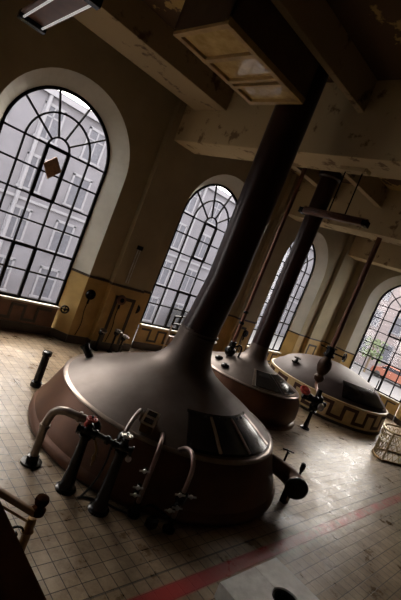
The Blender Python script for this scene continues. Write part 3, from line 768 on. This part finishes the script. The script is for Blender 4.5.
# low clutter of taps behind the big kettle
for x, y, z, h in ((6.95, 10.05, 0, 0.55), (7.45, 10.02, 0, 0.62), (7.75, 10.0, 0, 0.5)):
    lab = {6.95: 'leftmost floor tap in the row below the dark red gauge', 7.45: 'middle floor tap in the row below the dark red gauge', 7.75: 'rightmost floor tap in the row below the dark red gauge'}[x]
    t = thing('floor_tap', lab, 'tap', (x, y, z), 'floor taps behind the largest kettle')
    MB().lathe([(0.09, 0), (0.09, 0.03), (0.035, 0.05), (0.035, h)], (x, y, 0), seg=14).ball((x, y, h), 0.08, 12).build('stem', M['black'], t)
    w = MB(); wheel(w, (x, y - 0.08, h + 0.1), 0.09, (0, -0.3, 1), 0.02, 4); w.tube([(x, y, h), (x, y - 0.08, h + 0.1)], 0.025, 8); w.build('handwheel', M['steel'], t)
t = thing('tubular_stand', 'thin metal pipe stand with two crossbars before the middle window', 'stand', (9.25, 9.8, 0))
MB().lathe([(0.14, 0), (0.14, 0.03), (0.03, 0.05)], (9.25, 9.8, 0), seg=16).build('foot', M['black'], t)
MB().tube([(9.25, 9.8, 0.03), (9.25, 9.8, 1.58)], 0.03, 10).build('post', M['silver'], t)
MB().tube([(9.23, 9.8, 1.58), (10.1, 9.8, 1.68)], 0.035, 8).tube([(9.23, 9.8, 1.32), (10.1, 9.8, 1.40)], 0.035, 8).tube([(9.25, 9.8, 1.3), (9.25, 9.8, 1.6)], 0.035, 8).tube([(9.55, 9.8, 1.6), (9.55, 9.8, 1.88)], 0.025, 8).tube([(9.95, 9.8, 1.65), (9.95, 9.8, 1.92)], 0.025, 8).build('crossbar', M['black'], t)
MB().box((9.30, 9.72, 0.62), (9.62, 9.86, 0.92)).build('control_box', M['steel'], t, smooth=False, bevel=0.01)

# ------------------------------------------------------------------ hood and lamps overhead
BX0, BX1, BY0, BY1, BZ0, BZ1 = 3.48, 5.50, 4.83, 6.07, 6.70, 7.46
t = thing('ceiling_hood', 'large wooden box hood with yellowed glass panels hanging below the ceiling', 'hood', (4.5, 5.45, BZ0))
sd = MB()
sd.box((BX0, BY0, BZ0), (BX1, BY0 + 0.05, BZ1)).box((BX0, BY1 - 0.05, BZ0), (BX1, BY1, BZ1)).box((BX0, BY0, BZ0), (BX0 + 0.05, BY1, BZ1)).box((BX1 - 0.05, BY0, BZ0), (BX1, BY1, BZ1))
sd.box((BX0, BY0, BZ1 - 0.03), (BX1, BY1, BZ1 + 0.01))
sd.build('side_boards', M['hood'], t, smooth=False)
for x in (BX0 + 0.15, BX1 - 0.15):
    for y in (BY0 + 0.15, BY1 - 0.15): MB().tube([(x, y, BZ1 - 0.02), (x, y, ZC + 0.01)], 0.025, 8).build('hanger_rod', M['iron'], t)
fr = MB(); fz = (BZ0 - 0.05, BZ0 + 0.04)
for y in (BY0, BY1 - 0.1): fr.box((BX0, y, fz[0]), (BX1, y + 0.1, fz[1]))
cuts = [BX0, BX0 + 0.66, BX0 + 1.27, BX0 + 1.43, BX1 - 0.09]
for x, w in zip(cuts, (0.09, 0.09, 0.07, 0.07, 0.09)): fr.box((x, BY0, fz[0] - 0.005), (x + w, BY1, fz[1]))
fr.build('panel_frame', M['hoodtrim'], t, smooth=False, bevel=0.008)
for x0, x1 in ((BX0 + 0.08, BX0 + 0.67), (BX0 + 0.74, BX0 + 1.28), (BX0 + 1.49, BX1 - 0.08)):
    MB().box((x0, BY0 + 0.09, BZ0), (x1, BY1 - 0.09, BZ0 + 0.012)).build('panel', M['panel'], t, smooth=False)

t = thing('fluorescent_lamp', 'twin-tube fluorescent lamp with brown reflector hanging near the large window', 'lamp', (1.93, 6.4, 5.95))
LX0, LX1, LY0, LY1, LZ = 1.70, 2.09, 5.34, 7.36, 5.98
t.rotation_euler.z = -0.05
hs = MB().box((LX0, LY0, LZ), (LX1, LY1, LZ + 0.035)).box((LX0 + 0.1, LY0, LZ + 0.03), (LX1 - 0.1, LY1, LZ + 0.11))
hs.build('reflector', M['lampbody'], t, smooth=False)
MB().box((LX0 - 0.01, LY1 - 0.1, LZ - 0.07), (LX1 + 0.01, LY1 + 0.02, LZ + 0.05)).build('end_cap', M['black'], t, smooth=False, bevel=0.01)
MB().box((LX0 - 0.01, LY0 - 0.02, LZ - 0.07), (LX1 + 0.01, LY0 + 0.1, LZ + 0.05)).build('end_cap', M['black'], t, smooth=False, bevel=0.01)
for x in (LX0 + 0.055, LX1 - 0.055): MB().tube([(x, LY0 + 0.08, LZ - 0.035), (x, LY1 - 0.08, LZ - 0.035)], 0.016, 10).build('tube', M['tube'], t)
for y in (5.7, 7.0): MB().tube([(1.915, y, LZ + 0.1), (1.915, y, ZC + 0.01)], 0.012, 8).build('hanger_rod', M['iron'], t)

t = thing('fluorescent_lamp', 'dark unlit bar lamp hung on two rods beside the second stack', 'lamp', (7.58, 4.7, 5.4))
MB().box((7.50, 3.98, 5.36), (7.66, 5.56, 5.46)).box((7.54, 4.0, 5.46), (7.62, 5.5, 5.51)).build('housing', M['lampbody'], t, smooth=False, bevel=0.02)
for y in (3.98, 5.47): MB().box((7.49, y, 5.35), (7.67, y + 0.1, 5.47)).build('end_cap', M['black'], t, smooth=False, bevel=0.01)
for y in (4.52, 4.90): MB().tube([(7.58, y, 5.5), (7.58, y, 6.42)], 0.014, 8).build('hanger_rod', M['iron'], t)
MB().box((7.48, 4.40, 6.37), (7.68, 5.0, 6.46)).build('bracket', M['girder'], t, smooth=False, bevel=0.01)

# ------------------------------------------------------------------ brass railing by the vessel
def sp2(pts, n=5): return [(p.x, p.y) for p in smooth_path([(a, b, 0) for a, b in pts], n)]
front = [(15.8, 2.52), (15.3, 2.80), (14.7, 3.12), (14.1, 3.43), (13.62, 3.68)]
back = sp2([(13.62, 3.68), (13.66, 3.86), (13.86, 4.05), (14.2, 4.20), (14.6, 4.20), (15.1, 4.02), (15.6, 3.7), (15.85, 3.2), (15.8, 2.52)])
ring = sp2(front[:1] + front[1:], 5)[:-1] + back[:-1]
t = thing('brass_railing', 'openwork brass railing ring standing on the floor at the right edge', 'railing', (14.5, 3.6, 0))
RH = 0.92
MB().tube([V(x, y, RH) for x, y in ring], 0.035, 10, closed=True).build('top_rail', M['palebrass'], t)
MB().tube([V(x, y, 0.035) for x, y in ring], 0.035, 10, closed=True).build('bottom_rail', M['brass'], t)
MB().tube([V(x, y, RH * 0.62) for x, y in ring], 0.014, 8, closed=True).build('middle_rail', M['palebrass'], t)
for (x, y) in (front[-1], front[0], (14.4, 4.21)): MB().tube([(x, y, 0), (x, y, RH + 0.02)], 0.028, 10).build('post', M['palebrass'], t)
lt = MB()
n = len(ring); dense = []
for i in range(n):
    a, b = ring[i], ring[(i + 1) % n]; L_ = math.hypot(b[0] - a[0], b[1] - a[1]); kk = max(1, round(L_ / 0.1))
    for j in range(kk): dense.append((a[0] + (b[0] - a[0]) * j / kk, a[1] + (b[1] - a[1]) * j / kk))
n = len(dense)
for i in range(n):
    for stp in (3, -3):
        a, b = dense[i], dense[(i + stp) % n]
        if i % 2 == 0: lt.bar((*a, 0.05), (*b, RH * 0.62), 0.016, 0.012)
    a, b = dense[i], dense[(i + 1) % n]
    mid = V((a[0] + b[0]) / 2, (a[1] + b[1]) / 2, RH * 0.81); tg = V(b[0] - a[0], b[1] - a[1], 0).normalized()
    if i % 2 == 0: lt.torus(mid, 0.085, 0.011, tg.cross(V(0, 0, 1)), 12)
lt.build('lattice', M['palebrass'], t)

# ------------------------------------------------------------------ stairs, newel, parapet at the camera's end
o = MB().box((-2.5, -2.0, 1.5), (0.66, 1.95, 1.7)).box((-2.5, 1.95, 1.5), (-0.35, 3.05, 1.7)).box((-2.5, -2.0, 0), (-2.3, 3.05, 1.5)).build('landing', M['cement'], smooth=False)
struct(o)
t = thing('parapet', 'dark varnished wooden parapet in the lower left corner', 'parapet', (0.6, 0.3, 1.7))
MB().box((0.545, -1.6, 1.7), (0.60, 1.5, 2.655)).build('board', M['wood'], t, smooth=False)
MB().box((0.53, -1.62, 2.655), (0.622, 1.52, 2.70)).build('cap_rail', M['capwood'], t, smooth=False, bevel=0.012)
pm = MB()
for y0 in (-1.4, -0.7, 0.0, 0.7):
    for a, b in (((0.537, y0, 1.8), (0.537, y0 + 0.6, 1.8)), ((0.537, y0, 2.5), (0.537, y0 + 0.6, 2.5)), ((0.537, y0, 1.8), (0.537, y0, 2.5)), ((0.537, y0 + 0.6, 1.8), (0.537, y0 + 0.6, 2.5))): pm.bar(a, b, 0.03, 0.03)
pm.build('panel_moulding', M['wood'], t, smooth=False)
sb = MB()
nst = 10
for i in range(nst):
    x1 = 2.08 - 0.243 * i; z1 = 0.17 * (i + 1)
    sb.box((x1 - 0.243, 2.02, 0), (x1, 2.92, z1))
t = sb.build('wooden_stairs', M['wood'], smooth=False); tag(t, 'flight of dark steps behind the parapet, rising from the newel', 'stairs')
NX, NY = 2.085, 2.99
t = thing('stair_railing', 'wooden stair rail with ball-topped newel and brass scrollwork', 'railing', (NX, NY, 0))
post = MB().lathe([(0.06, 0), (0.06, 0.06), (0.045, 0.1), (0.04, 0.5), (0.042, 0.70), (0.058, 0.72), (0.04, 0.745), (0.046, 0.80), (0.04, 0.86)], (NX, NY, 0), seg=18).build('newel_post', M['newelbrass'], t)
MB().lathe([(0.03, 0.88), (0.062, 0.895), (0.068, 0.94), (0.04, 0.965), (0.035, 0.98), (0.058, 1.0), (0.066, 1.03), (0.058, 1.06), (0.03, 1.075), (0.0, 1.08)], (NX + 0.03, NY, 0), seg=22).build('finial', M['wood'], post)
dx = -2.4; sl = 0.70
MB().bar((NX, NY, 0.90), (NX + dx, NY, 0.90 - dx * sl), 0.07, 0.055).build('handrail', M['railwood'], t, smooth=False, bevel=0.015)
MB().bar((NX, NY, 0.10), (NX + dx, NY, 0.10 - dx * sl), 0.03, 0.03).bar((NX, NY, 0.80), (NX + dx, NY, 0.80 - dx * sl), 0.02, 0.02).build('side_rail', M['brass'], t, smooth=False)
sc_ = MB()
for i in range(9):
    x = NX - 0.12 - 0.25 * i; zb = 0.10 + (NX - x) * sl
    if i % 2 == 1: sc_.tube([(x, NY, zb), (x, NY, zb + 0.72)], 0.012, 8)
    for s in (1, -1):
        pts = []
        for j in range(26):
            a = j / 25 * 2.6 * PI; r = 0.10 - 0.075 * j / 25
            pts.append(V(x + s * (0.0 + r * math.cos(a)) - s * 0.02, NY, zb + 0.36 + s * 0.16 + r * math.sin(a) * s))
        sc_.tube(pts, 0.011, 6)
    sc_.tube([(x - 0.1, NY, zb + 0.62), (x, NY, zb + 0.36), (x + 0.1, NY, zb + 0.10)], 0.010, 6)
sc_.build('scrollwork', M['black'], t)

# ------------------------------------------------------------------ stone slabs with the manhole
SZ = 0.2
HC, HR = (4.99, 1.66), 0.185
def slab(x0, x1, y0, y1, side, label):
    """slab with a half-round bite out of one long edge"""
    out = [(x0, y0), (x0, y1), (x1, y1), (x1, y0)]
    xe = x1 if side > 0 else x0
    arc = []
    for i in range(21):
        a = -PI / 2 + PI * i / 20
        arc.append((xe - side * HR * math.cos(a), HC[1] + HR * math.sin(a)))
    if side > 0: poly = [(x0, y0), (x0, y1), (x1, y1)] + arc[::-1] + [(x1, y0)]
    else: poly = [(x1, y0), (x1, y1), (x0, y1)] + arc[::-1] + [(x0, y0)]
    n = len(poly); mb = MB()
    mb.add([V(x, y, SZ) for x, y in poly] + [V(x, y, 0.0) for x, y in poly], [tuple(range(n)), tuple(range(2 * n - 1, n - 1, -1))] + [(i, (i + 1) % n, n + (i + 1) % n, n + i) for i in range(n)])
    o = mb.build('stone_slab', M['stone'], smooth=False)
    return tag(o, label, 'slab', 'raised stone slabs at the bottom edge')
slab(4.29, 4.985, 0.3, 2.18, 1, 'left grey stone slab at the bottom edge, beside the painted red line')
slab(4.995, 5.50, 0.3, 2.18, -1, 'right grey stone slab at the bottom edge, nearer the worn tiles')
o = MB().lathe([(0.0, 0.001), (HR - 0.015, 0.001), (HR - 0.012, 0.05), (HR - 0.012, 0.185), (HR - 0.035, 0.185), (HR - 0.03, 0.04), (0, 0.035)], (HC[0], HC[1], 0), seg=32, cap=False).build('drain_collar', M['black'])
tag(o, 'black round collar set in the hole between the stone slabs', 'drain')

# ------------------------------------------------------------------ diamond card on the left window
cx_, cz_ = 4.33, 4.36; yy = YB + DEP - 0.012
o = MB(); pts = [(cx_ - 0.24, cz_ + 0.02), (cx_ + 0.02, cz_ + 0.30), (cx_ + 0.25, cz_ + 0.0), (cx_ - 0.02, cz_ - 0.30)]
o.add([V(x, yy - 0.02, z) for x, z in pts] + [V(x, yy + 0.012, z) for x, z in pts], [(0, 1, 2, 3), (7, 6, 5, 4), (0, 4, 5, 1), (1, 5, 6, 2), (2, 6, 7, 3), (3, 7, 4, 0)])
o = o.build('diamond_card', M['card'], smooth=False); tag(o, 'brown diamond-shaped card stuck on the upper pane of the large left window', 'card')

# ------------------------------------------------------------------ outside
o = MB().box((-60, YB + 1.0, -3.4), (90, 80, -3.0)).box((21.8, 17.0, -3.2), (90, 23.6, -0.5)).box((21.8, YB + 1.0, -3.2), (90, 17.0, -0.5)).box((XR + 1.1, -60, -0.9), (90, YB + 1.0, -0.5)).build('street', M['asphalt'], smooth=False); struct(o)
FY = 24.0
b = thing('street_building', 'grey terraced house with white windows across the street', 'building', (20, FY, -3.0))
MB().box((-8, FY, -3.1), (45, FY + 8, 9.0)).build('facade_wall', M['facade'], b, smooth=False)
MB().box((-8, FY - 0.25, 8.75), (45, FY + 8, 9.1)).box((-8, FY - 0.1, 3.05), (45, FY, 3.2)).build('cornice', M['cornice'], b, smooth=False)
xs = [0.5 + 2.75 * i for i in range(16)]
for zf in (-2.0, 0.9, 3.8, 6.6):
    for x in xs:
        h = 1.75
        w = MB(); w.box((x - 0.62, FY - 0.08, zf - 0.1), (x - 0.5, FY + 0.02, zf + h)); w.box((x + 0.5, FY - 0.08, zf - 0.1), (x + 0.62, FY + 0.02, zf + h)); w.box((x - 0.62, FY - 0.08, zf + h - 0.1), (x + 0.62, FY + 0.02, zf + h + 0.05)); w.box((x - 0.7, FY - 0.14, zf - 0.18), (x + 0.7, FY + 0.02, zf - 0.06))
        w.box((x - 0.04, FY - 0.06, zf), (x + 0.04, FY + 0.02, zf + h)); w.box((x - 0.5, FY - 0.06, zf + 1.1), (x + 0.5, FY + 0.02, zf + 1.18))
        w = w.build('window', M['cornice'], b, smooth=False)
        MB().box((x - 0.52, FY - 0.03, zf - 0.08), (x + 0.52, FY + 0.01, zf + h)).build('pane', M['fglass'], w, smooth=False)
dp = MB()
for x in (8.3, 20.7, 33): dp.tube([(x, FY - 0.1, -3.0), (x, FY - 0.1, 8.8)], 0.11, 10)
dp.build('downpipe', M['cornice'], b)

FX = 46.0
b = thing('street_building', 'pinkish brick house seen through the right-hand window', 'building', (FX, 12, -0.5))
MB().box((FX, -10, -0.6), (FX + 8, 23.5, 12)).build('facade_wall', M['street_brick'], b, smooth=False)
for zf in (0.9, 4.0, 7.1):
    for y in [6 + 2.6 * i for i in range(7)]:
        w = MB().box((FX - 0.12, y - 0.65, zf - 0.15), (FX + 0.02, y + 0.65, zf)).box((FX - 0.08, y - 0.62, zf), (FX + 0.02, y - 0.5, zf + 1.7)).box((FX - 0.08, y + 0.5, zf), (FX + 0.02, y + 0.62, zf + 1.7)).box((FX - 0.08, y - 0.62, zf + 1.6), (FX + 0.02, y + 0.62, zf + 1.75)).build('window', M['cornice'], b, smooth=False)
        MB().box((FX - 0.03, y - 0.52, zf), (FX + 0.01, y + 0.52, zf + 1.62)).build('pane', M['fglass'], w, smooth=False)

def car(x, y, m, label):
    t = thing('car', label, 'car', (x, y, -0.5))
    z = -0.5
    pr = [(-2.0, 0.3), (-2.05, 0.7), (-1.7, 0.92), (-1.1, 1.0), (-0.6, 1.42), (0.7, 1.45), (1.35, 1.02), (1.95, 0.85), (2.05, 0.5), (2.0, 0.3)]
    mb = MB(); n = len(pr)
    mb.add([V(x - 0.8, y + a, z + h) for a, h in pr] + [V(x + 0.8, y + a, z + h) for a, h in pr], [tuple(range(n)), tuple(range(2 * n - 1, n - 1, -1))] + [(i, (i + 1) % n, n + (i + 1) % n, n + i) for i in range(n)])
    mb.build('body', m, t, smooth=False, bevel=0.06)
    g = MB()
    gl = [(-1.0, 1.02), (-0.58, 1.36), (0.66, 1.38), (1.2, 1.04)]
    for s in (-0.81, 0.81): g.add([V(x + s, y + a, z + h) for a, h in gl] + [V(x + s * 0.97, y + a, z + h) for a, h in gl], [(0, 1, 2, 3), (7, 6, 5, 4), (0, 4, 5, 1), (1, 5, 6, 2), (2, 6, 7, 3), (3, 7, 4, 0)])
    g.build('side_glass', M['carglass'], t, smooth=False)
    for a in (-1.3, 1.3):
        for s in (-1, 1): MB().lathe([(0, 0), (0.26, 0), (0.31, 0.03), (0.31, 0.17), (0.26, 0.2), (0, 0.2)], (x + s * 0.85, y + a, z + 0.31), (-s, 0, 0), 20).build('wheel', M['rubber'], t)
car(41.5, 13.2, M['orange'], 'orange car parked in the street outside the right-hand window')
TX, TY = 40.0, 15.4
t = thing('street_tree', 'small green tree outside the right-hand window', 'tree', (TX, TY, -0.5))
MB().tube([(TX, TY, -0.5), (TX, TY, 1.2), (TX - 0.1, TY + 0.1, 2.2)], [0.12, 0.1, 0.06], 10).build('trunk', M['bark'], t)
cr = MB()
for i in range(160):
    a = random.uniform(0, 2 * PI); r = 1.0 * random.random() ** 0.5; zc = random.uniform(0.9, 2.8)
    c = V(TX + r * math.cos(a), TY + r * math.sin(a), zc); e = 0.22
    d1 = V(random.uniform(-1, 1), random.uniform(-1, 1), random.uniform(-1, 1)).normalized() * e; d2 = d1.orthogonal().normalized() * e * 0.6
    cr.add([c - d1, c + d2, c + d1, c - d2], [(0, 1, 2, 3)])
cr.build('crown', M['leaf'], t, smooth=False)
